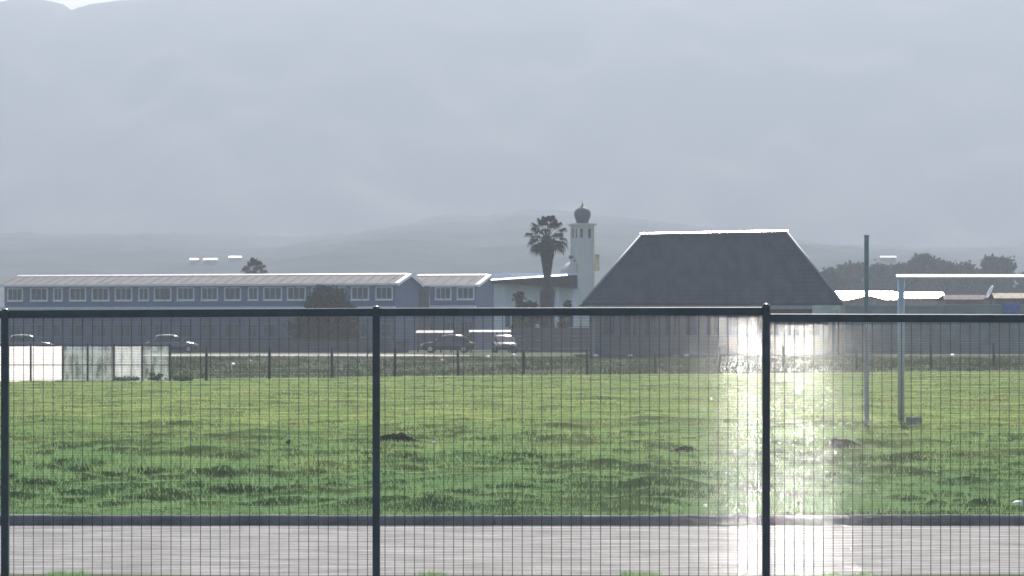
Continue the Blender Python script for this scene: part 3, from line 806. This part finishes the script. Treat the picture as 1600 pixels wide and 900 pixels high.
# satellite dish on a mast, blue tarpaulin
dish_w = mat('dish_white', (0.75, 0.75, 0.76), 0.35, var=0.04)
sd = empty('satellite_dish', (X(1549, 236), 236, 1.03)); tag(sd, 'white satellite dish on a mast, seen almost edge on below the crossbar', 'satellite dish')
zc = Z(457, 236) - 1.03
MB().tube((0, .2, 0), (0, .2, zc - .1), .04, n=8).build('mast', conc_dark, sd)
dd = MB()
nseg = 18
prof_d = [(0.0, 0.0), (.22, .012), (.42, .05), (.58, .105)]
vs = []; fs = []
for r_, h_ in prof_d:
    for k_ in range(nseg):
        a_ = 2 * math.pi * k_ / nseg; vs.append((h_, r_ * math.cos(a_), r_ * math.sin(a_)))
for j in range(len(prof_d) - 1):
    for k_ in range(nseg): fs.append((j * nseg + k_, j * nseg + (k_ + 1) % nseg, (j + 1) * nseg + (k_ + 1) % nseg, (j + 1) * nseg + k_))
dd.add(vs, fs); do = dd.build('dish', dish_w, sd, smooth=True, loc=(-.05, 0, zc)); do.rotation_mode = 'QUATERNION'; do.rotation_quaternion = Vector((-.9, -.10, .42)).to_track_quat('X', 'Z')
do.modifiers.new('thickness', 'SOLIDIFY').thickness = 0.015
MB().tube((-.05, .1, zc - .35), (.45, -.2, zc + .1), .02, n=6).build('feed_arm', conc_dark, sd)
tp = MB(); tv = []; tf = []
for s in range(7):
    for q in range(11):
        tv.append((-.65 + 1.3 * q / 10, -.06 * math.sin(q * 1.9 + s) - .06, -.85 * s / 6 + .05 * math.sin(q)))
for s in range(6):
    for q in range(10): tf.append((s * 11 + q, (s + 1) * 11 + q, (s + 1) * 11 + q + 1, s * 11 + q + 1))
tp.add(tv, tf); to = tp.build('tarpaulin', mat('blue_tarpaulin', (0.06, 0.14, 0.38), 0.6, var=0.2), smooth=True, loc=(X(1580, 213.6), 213.75, Z(474, 213.6)))
to.modifiers.new('thickness', 'SOLIDIFY').thickness = 0.01
tag(to, 'blue tarpaulin draped over the pale wall at the right edge', 'tarpaulin')

# distant roofs on the hillside
def far_house(label, px, py, wpx, roof_m):
    ds = np.arange(640, 1700, 4.0)          # stand where the slope is seen just below this roof
    sy = HORIZON - (hill_z(X(px, ds), ds) - CAM_Z) * F / ds
    d = float(ds[np.argmax(sy < py + 9)])
    w = wpx / F * d; x = X(px, d); zz = Z(py + 1.5, d); g = float(hill_z(x, d)) - zz
    o = empty('far_house', (x, d, zz)); tag(o, label, 'house', 'pale roofs on the hillside')
    MB().box(-w / 2 + .3, w / 2 - .3, 0.3, 6, min(g, -1) - 4, -.02).build('wall', mat('far_wall', (0.10, 0.10, 0.10), 0.9), o)
    MB().prism_yz([(-.3, 0), (1.5, .65), (3.3, .65), (6.6, 0)], -w / 2, w / 2).build('roof', roof_m, o)
far_tin = mat('far_tin', (0.75, 0.75, 0.76), 0.5, metal=0.6)
far_house('leftmost bright roof of three on the hazy slope above the school', 303, 404.5, 14, far_tin)
far_house('middle bright roof of three on the hazy slope above the school', 328, 404.5, 22, far_tin)
far_house('rightmost and highest bright roof of three left of the small palm', 367, 401, 20, far_tin)
far_house('pale roof showing above the trees right of the tall pole', 1388, 401, 26, mat('far_pale', (0.5, 0.5, 0.5), 0.7))

# ------------------------------------------------------------------ goal, pole and block
goal_w = mat('shaded_goal_paint', (0.42, 0.45, 0.48), 0.4, var=0.08, scale=6)  # white uprights, their shade put into the colour
GD = 58.7
gl = empty('goal_frame', (X(1408, GD), GD, 0)); tag(gl, 'white football goal frame with a bright crossbar running out of the right side', 'goal')
gz0 = float(field_z(X(1408, GD), GD)); ztop = Z(430.5, GD)
MB().tube((0, 0, gz0 - .2), (0, 0, ztop - .052), .068, n=14).build('upright', goal_w, gl, smooth=True)
MB().tube((7.32, 0, gz0 - .2), (7.32, 0, ztop - .052), .068, n=14).build('upright', goal_w, gl, smooth=True)
MB().prism_yz([(-.06, -.05), (.06, -.03), (.07, .01), (.045, .022), (-.065, -.024)], -.10, 7.42).build('crossbar', mat('sunlit_crossbar_paint', (0.80, 0.81, 0.82), 0.4, var=0.04), gl, bevel=.004, loc=(0, 0, ztop))  # same white with sunlight put into paler colour and tilted section
MB().tube((.02, .0, ztop - .30), (.35, .0, ztop - .06), .02, n=6).build('brace', goal_w, gl)
PD = 57.0
px_, pz_ = X(1354, PD), float(field_z(X(1354, PD), PD))
pole = MB().tube((0, 0, -.2), (0, 0, Z(369, PD) - pz_), .050, .046, n=12).tube((0, 0, Z(369, PD) - pz_ + .001), (0, 0, Z(369, PD) - pz_ + .02), .054, n=12).build('tall_pole', mat('pole_paint', (0.24, 0.27, 0.30), 0.5, var=0.12, scale=4), smooth=False, loc=(px_, PD, pz_))
tag(pole, 'tall slim grey pole standing left of the goal post', 'pole')
BD = 57.5
bx_, bz_ = X(1428, BD), Z(677, BD)
blk = MB().box(-.11, .11, -.15, .15, 0, .17).build('concrete_block', mat('block_concrete', (0.30, 0.29, 0.29), 0.9), bevel=0.012, loc=(bx_, BD, float(field_z(bx_, BD)) - .01))
blk.rotation_euler = (0, 0, .3); tag(blk, 'small grey concrete block at the foot of the goal post', 'block')

# soil mounds
soil = mat('dark_soil', (0.020, 0.021, 0.018), 0.95, color2=(0.040, 0.038, 0.030), scale=9, bump=0.8, spec=0.0)
def mound(label, px, py, wpx, hpx):
    lo, hi = 33.5, 150.0      # find the distance at which the field is seen at this pixel
    for _ in range(50):
        mid = (lo + hi) / 2
        if Z(py, mid) > float(ground_z(X(px, mid), mid)): lo = mid
        else: hi = mid
    d = (lo + hi) / 2; rx_, h_ = wpx / F * d / 2, hpx / F * d
    n, m = 40, 10; vs = []; fs = []
    for j in range(m + 1):
        for k_ in range(n):
            a = 2 * math.pi * k_ / n; rr = j / m
            x_, y_ = rx_ * rr * math.cos(a), min(rx_ * .6, 0.7) * rr * math.sin(a)
            q = (math.cos(rr * math.pi) + 1) / 2
            vs.append((x_, y_, h_ * q * (1 + 1.1 * float(fbm(x_ * 4 + px, y_ * 4, 15, 3))) + float(fbm(x_ * 9 + px, y_ * 9, 25, 2)) * .04 * q - .05 * rr))
    for j in range(m):
        for k_ in range(n): fs.append((j * n + k_, (j + 1) * n + k_, (j + 1) * n + (k_ + 1) % n, j * n + (k_ + 1) % n))
    o = MB().add(vs, fs).build('soil_mound', soil, smooth=True, loc=(X(px, d), d, float(np.mean(field_z(X(px, d) + np.linspace(-rx_, rx_, 9) * .7, np.full(9, d - .2)))) + .03))
    tag(o, label, 'mound', 'heaps of dark soil on the field'); return d
mound('dark soil mound just right of the middle fence post', 620, 694, 120, 13)
mound('tiny dark soil heap left of the middle fence post', 452, 697, 30, 6)
mound('wide flat dark heap below the tall pole', 1305, 703, 180, 13)  # broad low mound in the shared dark material
mound('low dark soil heap in the grass below the concrete block', 1440, 703, 60, 7)
mound('low dark soil heap left of the right fence post', 1070, 703, 80, 7)

# ------------------------------------------------------------------ litter
lit_m = {'white': mat('white_litter', (0.8, 0.8, 0.8), 0.4, var=0.05), 'orange': mat('orange_litter', (0.6, 0.3, 0.2), 0.5)}
def litter(label, px, py, wpx, kind='white', d=None):
    if d is None:
        lo, hi = 33.0, 199.0
        for _ in range(50):
            mid = (lo + hi) / 2
            if Z(py, mid) > float(ground_z(X(px, mid), mid)): lo = mid
            else: hi = mid
        d = (lo + hi) / 2
    w = wpx / F * d / 2
    n = 9; vs = [(0, 0, w * .75)]; fs = []
    for k_ in range(n):
        a = 2 * math.pi * k_ / n; r = random.uniform(.6, .85)
        vs.append((w * r * math.cos(a), w * r * math.sin(a), w * random.uniform(.4, .75)))
    for k_ in range(n):
        a = 2 * math.pi * k_ / n; r = random.uniform(.8, 1.05)
        vs.append((w * r * math.cos(a), w * r * math.sin(a), -.01))
    for k_ in range(n):
        k2 = (k_ + 1) % n
        fs += [(0, 1 + k_, 1 + k2), (1 + k_, 1 + n + k_, 1 + n + k2, 1 + k2)]
    gzz = float(field_z(X(px, d), d)) if d < 155 else float(ground_z(X(px, d), d))
    o = MB().add(vs, fs).build('litter', lit_m[kind], loc=(X(px, d), d, gzz + 0.06))
    tag(o, label, 'litter', 'scraps of litter in the grass')
litter('large white crumpled bag in the grass at the right edge above the kerb', 1590, 793, 22)
litter('small white scrap just above the kerb left of the right fence post', 1102, 800, 8)
litter('white scrap beside the dark soil mound in mid field', 678, 698, 8)
for lab, px, py, w, kd in [
    ('white scrap on the bank left of the middle fence post, under the path', 365, 572, 9, 'white'),
    ('white scrap just below the pale path, second from the mesh enclosure', 392, 566, 6, 'white'),
    ('orange scrap on the bank right of the middle fence post', 691, 565, 7, 'orange'),
    ('white scrap on the bank below the parked cars, nearer the middle fence post', 762, 560, 8, 'white'),
    ('bright white scrap on the bank below the dark blue car facing the field', 803, 557, 11, 'white'),
    ('bright white scrap on the bank below the minaret', 931, 554, 10, 'white'),
    ('white scrap on the bank below the left edge of the hipped roof', 985, 555, 8, 'white'),
    ('white scrap on the bank nearest the sun glare on the fence', 1073, 553, 11, 'white'),
    ('white scrap on the bank right of the goal post', 1488, 551, 9, 'white')]:
    litter(lab, px, py, w, kd)

# leaning stake on the bank
stk = MB().tube((-.14, 0, -.1), (.14, 0, .62), .05, .035, 8).tube((.02, 0, .3), (-.12, 0, .42), .02, n=6).build('stake', conc_dark, loc=(X(575, 199), 199, float(ground_z(X(575, 199), 199))))
tag(stk, 'short dark leaning stake by the pale path left of the middle fence post', 'stake')

# ------------------------------------------------------------------ parked cars
tyre = mat('tyre_rubber', (0.02, 0.02, 0.02), 0.9); rim_m = mat('wheel_rim', (0.4, 0.4, 0.42), 0.35, metal=0.8)
cglass = mat('car_glass', (0.02, 0.022, 0.025), 0.06, spec=0.8)
lamp_m = mat('car_lamp', (0.6, 0.6, 0.6), 0.1, spec=0.8); tail_m = mat('tail_lamp', (0.4, 0.03, 0.03), 0.2)
def loft_sections(secs):
    b = MB(); n = len(secs[0]); vs = [p for s in secs for p in s]; fs = []
    for j in range(len(secs) - 1):
        for k_ in range(n): fs.append((j * n + k_, (j + 1) * n + k_, (j + 1) * n + (k_ + 1) % n, j * n + (k_ + 1) % n))
    fs += [tuple(range(n)), tuple(reversed(range((len(secs) - 1) * n, len(secs) * n)))]
    return b.add(vs, fs)
def car(label, px, d, paint, rz, van=False):
    o = empty('parked_car', (X(px, d), d, 1.035), rz); tag(o, label, 'car', 'cars parked in front of the school')
    secs = []
    for x_, zt_, hw_ in [(-2.1, .62, .62), (-2.02, .80, .76), (-1.6, .90, .82), (-.9, .93, .84), (.6, .92, .84), (1.1, .86, .83), (1.7, .78, .79), (2.05, .66, .68), (2.12, .52, .58)]:
        zb_ = .22 if abs(x_) < 1.95 else .30
        secs.append([(x_, -hw_ * .94, zb_), (x_, -hw_, (zb_ + zt_) / 2), (x_, -hw_ * .95, zt_ - .05), (x_, -hw_ * .78, zt_), (x_, hw_ * .78, zt_), (x_, hw_ * .95, zt_ - .05), (x_, hw_, (zb_ + zt_) / 2), (x_, hw_ * .94, zb_)])
    loft_sections(secs).build('body', paint, o, smooth=True)
    top = 1.44
    ca = [(-1.75, .90, .74), (-1.25, 1.30, .62), (-1.0, 1.40, .59), (-.3, top, .57), (.2, 1.40, .58), (.45, 1.32, .60), (1.15, .88, .74)]
    secs = [[(x_, -.76, .87), (x_, -hw_ - .04, zt_ - .06), (x_, -hw_ * .8, zt_ - .01), (x_, 0, zt_ + .012), (x_, hw_ * .8, zt_ - .01), (x_, hw_ + .04, zt_ - .06), (x_, .76, .87)] for x_, zt_, hw_ in ca]
    loft_sections(secs).build('cabin', paint, o, smooth=True)
    MB().add([(.52, -.56, 1.30), (.52, .56, 1.30), (1.13, .68, .905), (1.13, -.68, .905)], [(0, 3, 2, 1)]).build('windscreen', cglass, o)
    MB().add([(-1.27, -.56, 1.30), (-1.27, .56, 1.30), (-1.76, .66, .92), (-1.76, -.66, .92)], [(0, 1, 2, 3)]).build('rear_window', cglass, o)
    for s in (-1, 1):
        for a, b_, ta, tb in ((-1.35, -.42, -1.1, -.42), (-.34, .85, -.34, .38)):
            MB().add([(a, s * .785, .93), (b_, s * .785, .93), (tb, s * .655, 1.30), (ta, s * .655, 1.30)], [(0, 1, 2, 3) if s < 0 else (3, 2, 1, 0)]).build('side_window', cglass, o)
        MB().box(.75, .90, s * .93 - .07, s * .93 + .07, .92, 1.04).build('mirror', paint, o, bevel=.02)
        MB().box(2.0, 2.11, s * .52 - .13, s * .52 + .13, .56, .68).build('headlight', lamp_m, o, bevel=.02)
        MB().box(-2.12, -2.03, s * .58 - .12, s * .58 + .12, .60, .76).build('tail_light', tail_m, o, bevel=.02)
        for x_ in (-1.3, 1.32):
            w_ = MB().tube((x_, s * .66, .30), (x_, s * .86, .30), .30, n=20).build('wheel', tyre, o, smooth=False)
            MB().tube((x_, s * .861, .30), (x_, s * .872, .30), .19, n=14).build('rim', rim_m, w_)
    return o
silver = mat('silver_paint', (0.14, 0.145, 0.155), 0.22, metal=0.4, coat=0.5, var=0.02)
dkblue = mat('dark_blue_paint', (0.03, 0.04, 0.07), 0.2, coat=0.6, var=0.02)
dkgrey = mat('dark_grey_paint', (0.05, 0.05, 0.055), 0.2, coat=0.6, var=0.02)
white_p = mat('white_car_paint', (0.16, 0.165, 0.17), 0.2, coat=0.6, var=0.02)
car('grey car with a bright roof behind the mesh enclosure', 268, 226, silver, R(8))
car('dark car with a small glint parked right of the middle fence post', 700, 226, dkgrey, R(175))
car('dark blue car with a strong glint, facing the field below the canopy hall', 788, 225, dkblue, R(-84))
car('light grey car behind the glint-whitened mesh at the left edge', 42, 226, white_p, R(10))

# thin flat sun shades over the parking
def sunshade(label, pxa, pxb, d, y_, smat):
    xa, xb = X(pxa, d), X(pxb, d); c = (xa + xb) / 2; o = empty('sun_shade', (c, d, 1.03)); tag(o, label, 'sun shade', 'sun shades over the parking')
    z_ = Z(y_, d) - 1.03
    MB().add([(xa - c, -1.2, z_ - .14), (xb - c, -1.2, z_ - .14), (xb - c, 1.6, z_ + .05), (xa - c, 1.6, z_ + .05), (xa - c, -1.2, z_ - .10), (xb - c, -1.2, z_ - .10), (xb - c, 1.6, z_ + .09), (xa - c, 1.6, z_ + .09)],
             [(0,3,2,1),(4,5,6,7),(0,1,5,4),(1,2,6,5),(2,3,7,6),(3,0,4,7)]).build('roof', mat(smat[0], smat[1], 0.6), o)
    for sx in (xa - c + .15, (xb - xa) / 6, xb - c - .15):
        MB().tube((sx, .2, 0), (sx, .2, z_ - .06), .07, n=8).build('post', conc_dark, o)
sunshade('thin pale flat shade roof over the dark blue car facing the field', 733, 798, 232, 517, ('shade_sheet', (0.20, 0.21, 0.22)))
sunshade('thin dull flat shade roof over the dark car by the middle fence post', 650, 708, 232, 518, ('dull_shade_sheet', (0.035, 0.04, 0.045)))

# ------------------------------------------------------------------ trees
bark = mat('bark', (0.030, 0.026, 0.025), 0.95, var=0.3, scale=4, bump=0.6)
def leaves_np(name, pts, size, material, parent):
    n = len(pts)
    a = RNG.normal(0, 1, (n, 3)); a /= np.linalg.norm(a, axis=1)[:, None]
    b = RNG.normal(0, 1, (n, 3)); b -= a * np.sum(a * b, 1)[:, None]; b /= np.linalg.norm(b, axis=1)[:, None]
    s = size * RNG.uniform(.6, 1.3, n)[:, None]
    V = np.stack([pts - a * s, pts + b * s * .55, pts + a * s, pts - b * s * .55], 1).reshape(-1, 3)
    return np_mesh(name, V, np.arange(n * 4).reshape(n, 4), material, parent, smooth=False)
def tree(name, label, px, d, top_py, wpx, base, leafm, n=7000, lobes=16, shape='round', group=None, size=.22, cat='tree', low=0.25):
    x = X(px, d); H = Z(top_py, d) - base; W = wpx / F * d / 2
    o = empty(name, (x, d, base)); tag(o, label, cat, group)
    tr = MB(); r0 = max(.06, H * .03)
    tr.path([(0, 0, -.3), (.02 * H, 0, H * .25), (-.01 * H, .02 * H, H * .5), (0, 0, H * .8)], [r0, r0 * .8, r0 * .55, r0 * .2])
    pts = []
    for q in range(lobes):
        if shape == 'cone':
            t_ = (q + .5) / lobes; hz_ = H * (.12 + .78 * t_); rr = W * math.sqrt(max(0, 1 - t_ ** 2)) * .9 * math.sqrt(((q * 7) % 10 + 1) / 10); a = q * 2.4
            c = np.array([math.cos(a) * rr * .75, math.sin(a) * rr * .75, hz_]); rad = W * (.34 - .10 * t_)
        else:
            a = RNG.uniform(0, 2 * math.pi); rr = W * math.sqrt(RNG.uniform(0, 1)) * .78; zc_ = H * RNG.uniform(low + .15, .86)
            zc_ = min(zc_, H * (.9 - .3 * (rr / W) ** 2)); c = np.array([math.cos(a) * rr, math.sin(a) * rr, zc_]); rad = max(W * RNG.uniform(.14, .32), H * .09)
        m_ = n // lobes
        rad *= RNG.uniform(.75, 1.1)
        v = RNG.normal(0, 1, (m_, 3)); v /= np.linalg.norm(v, axis=1)[:, None]
        v *= (RNG.uniform(0.2, 1, m_) ** .45)[:, None] * rad * np.array([1, 1, .75])
        v[: m_ // 6] *= RNG.uniform(1.1, 1.7, (len(v[: m_ // 6]), 1))
        pts.append(c + v)
        tr.tube((0, 0, min(H * .6, c[2] * .7)), tuple(c), r0 * .3, r0 * .08, 6)
    tr.build('trunk', bark, o, smooth=True)
    P_ = np.concatenate(pts)
    P_[:, 2] = P_[:, 2] * H / np.quantile(P_[:, 2], .998)
    P_[:, :2] *= W / np.quantile(np.abs(P_[:, 0]), .99)
    P_ = P_[P_[:, 2] > .1]
    leaves_np('crown', P_, size, leafm, o)
    return o
weed_leaf = leaf_mat('weed_leaf', (0.06, 0.10, 0.05), (0.12, 0.16, 0.08), trans=0.5, scale=2)
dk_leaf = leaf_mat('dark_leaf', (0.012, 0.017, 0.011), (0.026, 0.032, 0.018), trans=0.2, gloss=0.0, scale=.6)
mid_leaf = leaf_mat('mid_leaf', (0.014, 0.020, 0.013), (0.036, 0.046, 0.026), trans=0.4, gloss=0.0, scale=.3)
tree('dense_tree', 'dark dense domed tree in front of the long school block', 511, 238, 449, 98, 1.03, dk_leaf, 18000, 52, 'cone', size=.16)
tb = 'trees behind the sheds'
tree('broad_tree', 'low wide hazy tree behind the tall pole', 1350, 480, 414, 92, 1.0, mid_leaf, 14000, 40, group=tb, size=.42)
tree('broad_tree', 'tallest hazy tree crown, between the tall pole and the goal post', 1440, 480, 399, 84, 1.0, mid_leaf, 14000, 40, group=tb, size=.42)
tree('broad_tree', 'small hazy tree above the left end of the crossbar', 1486, 470, 412, 60, 1.0, mid_leaf, 9000, 28, group=tb, size=.4)
tree('broad_tree', 'wide rounded hazy tree furthest right above the crossbar', 1540, 475, 403, 96, 1.0, mid_leaf, 14000, 40, group=tb, size=.42)
tree('broad_tree', 'small hazy tree touching the right slope of the hipped roof', 1300, 440, 420, 40, 1.0, mid_leaf, 5000, 20, group=tb, size=.36)
tree('broad_tree', 'hazy low tree filling the gap left of the goal post', 1398, 500, 416, 80, 1.0, mid_leaf, 11000, 32, group=tb, size=.42)
tree('broad_tree', 'hazy low tree behind the right shed with the dish', 1600, 480, 428, 70, 1.0, mid_leaf, 9000, 28, group=tb, size=.42)
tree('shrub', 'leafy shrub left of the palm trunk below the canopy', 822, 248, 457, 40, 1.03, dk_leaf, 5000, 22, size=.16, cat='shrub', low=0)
tree('shrub', 'small weedy bush growing against the mesh enclosure', 246, 149, 582, 30, float(field_z(X(246, 149), 149)), weed_leaf, 900, 14, size=.06, cat='shrub', low=0)
tree('shrub', 'low weedy bush at the foot of the enclosure, left of the other', 195, 149, 588, 46, float(field_z(X(195, 149), 149)), weed_leaf, 900, 14, size=.06, cat='shrub', low=0)
tree('shrub', 'weed clump at the right end of the mesh enclosure', 284, 149, 586, 34, float(field_z(X(284, 149), 149)), weed_leaf, 900, 12, size=.07, cat='shrub', low=0)
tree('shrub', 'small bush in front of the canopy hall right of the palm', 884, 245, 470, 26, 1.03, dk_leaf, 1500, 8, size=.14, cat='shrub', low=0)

# fan palms
frond_m = leaf_mat('palm_frond', (0.014, 0.018, 0.012), (0.028, 0.032, 0.020), trans=0.15, gloss=0.0, scale=1.0)
dead_m = mat('dead_frond', (0.028, 0.025, 0.023), 0.95, var=0.25, scale=4, bump=0.7)
def frond(parent, base, az, el, length, fan):
    """Petiole that curves over, ending in a fan of narrow drooping segments."""
    d = Vector((math.cos(az) * math.cos(el), math.sin(az) * math.cos(el), math.sin(el)))
    b = MB(); p = Vector(base); pts = [p.copy()]
    for q in range(5):
        p = p + d * (length / 5); pts.append(p.copy()); d = (d + Vector((0, 0, -.13))).normalized()
    b.path(pts, [.04, .035, .03, .025, .02, .015], 5)
    side = d.cross(Vector((0, 0, 1))).normalized(); up = side.cross(d).normalized()
    n = 13
    for q in range(n):
        a = -1.75 + 3.5 * q / (n - 1)
        dr = (d * math.cos(a) + side * math.sin(a)).normalized()
        L = fan * (.75 + .25 * math.cos(a)) * random.uniform(.9, 1.1)
        wv = dr.cross(up).normalized() * .075
        m1 = p + dr * L * .55 + up * .02; m2 = p + dr * L * .9 + Vector((0, 0, -.62 * L))
        b.add([p - wv * .3, p + wv * .3, m1 + wv, m1 - wv, m2], [(0, 1, 2, 3), (3, 2, 4)])
    return b.build('frond', frond_m, parent)
def palm(name, label, px, d, base, crown_py, r_trunk, n, length, fan, skirt=True, thick=None):
    o = empty(name, (X(px, d), d, base)); tag(o, label, 'palm')
    zc_ = Z(crown_py, d) - base
    tr = MB(); hs = np.linspace(-.2, zc_, 14)
    for q in range(13):
        f = lambda h: (thick(h) if thick else r_trunk)
        tr.tube((0.04 * math.sin(q), 0, hs[q]), (0.04 * math.sin(q + 1), 0, hs[q + 1]), f(hs[q]) * random.uniform(.97, 1.06), f(hs[q + 1]), 12, caps=True)
    tr.build('trunk', bark, o, smooth=False)
    if skirt:   # hanging dead leaves under the crown, narrow at the bottom
        for q in range(110):
            a = random.uniform(0, 6.283); t_ = random.uniform(0, 1); z1 = zc_ - 0.1 - t_ * 2.5
            r1 = .80 - .50 * t_ + random.uniform(-.08, .08); r2 = max(r_trunk * 1.0, r1 - .28)
            b = MB(); ca, sa = math.cos(a), math.sin(a)
            w_ = .13
            b.add([(ca * .2 - sa * w_, sa * .2 + ca * w_, z1 + .35), (ca * .2 + sa * w_, sa * .2 - ca * w_, z1 + .35),
                   (ca * r1 + sa * w_, sa * r1 - ca * w_, z1), (ca * r1 - sa * w_, sa * r1 + ca * w_, z1), (ca * r2, sa * r2, z1 - 1.0 - random.uniform(0, .4))], [(0, 1, 2, 3), (3, 2, 4)])
            b.build('dead_frond', dead_m, o)
    for q in range(n):
        az = q * 2.39996; el = 1.5 - 1.75 * (q / n)
        frond(o, (0.1 * math.cos(az), .1 * math.sin(az), zc_ + .15 - .5 * q / n), az, el, length * (.78 + .34 * math.sin(max(el, 0))) * random.uniform(.88, 1.1), fan)
    return o
zj = Z(446, 250) - 1.03
palm('fan_palm', 'tall fan palm with a ragged skirt beside the white minaret', 855, 250, 1.03, 374, .30, 36, 1.38, .80,
     thick=lambda h: .66 if h < zj - .3 else (.32 if h < zj + 1.2 else .34))
palm('fan_palm', 'small palm crown peeking above the long school roof', 398, 312, 1.0, 427, .22, 28, .95, .85, skirt=False)
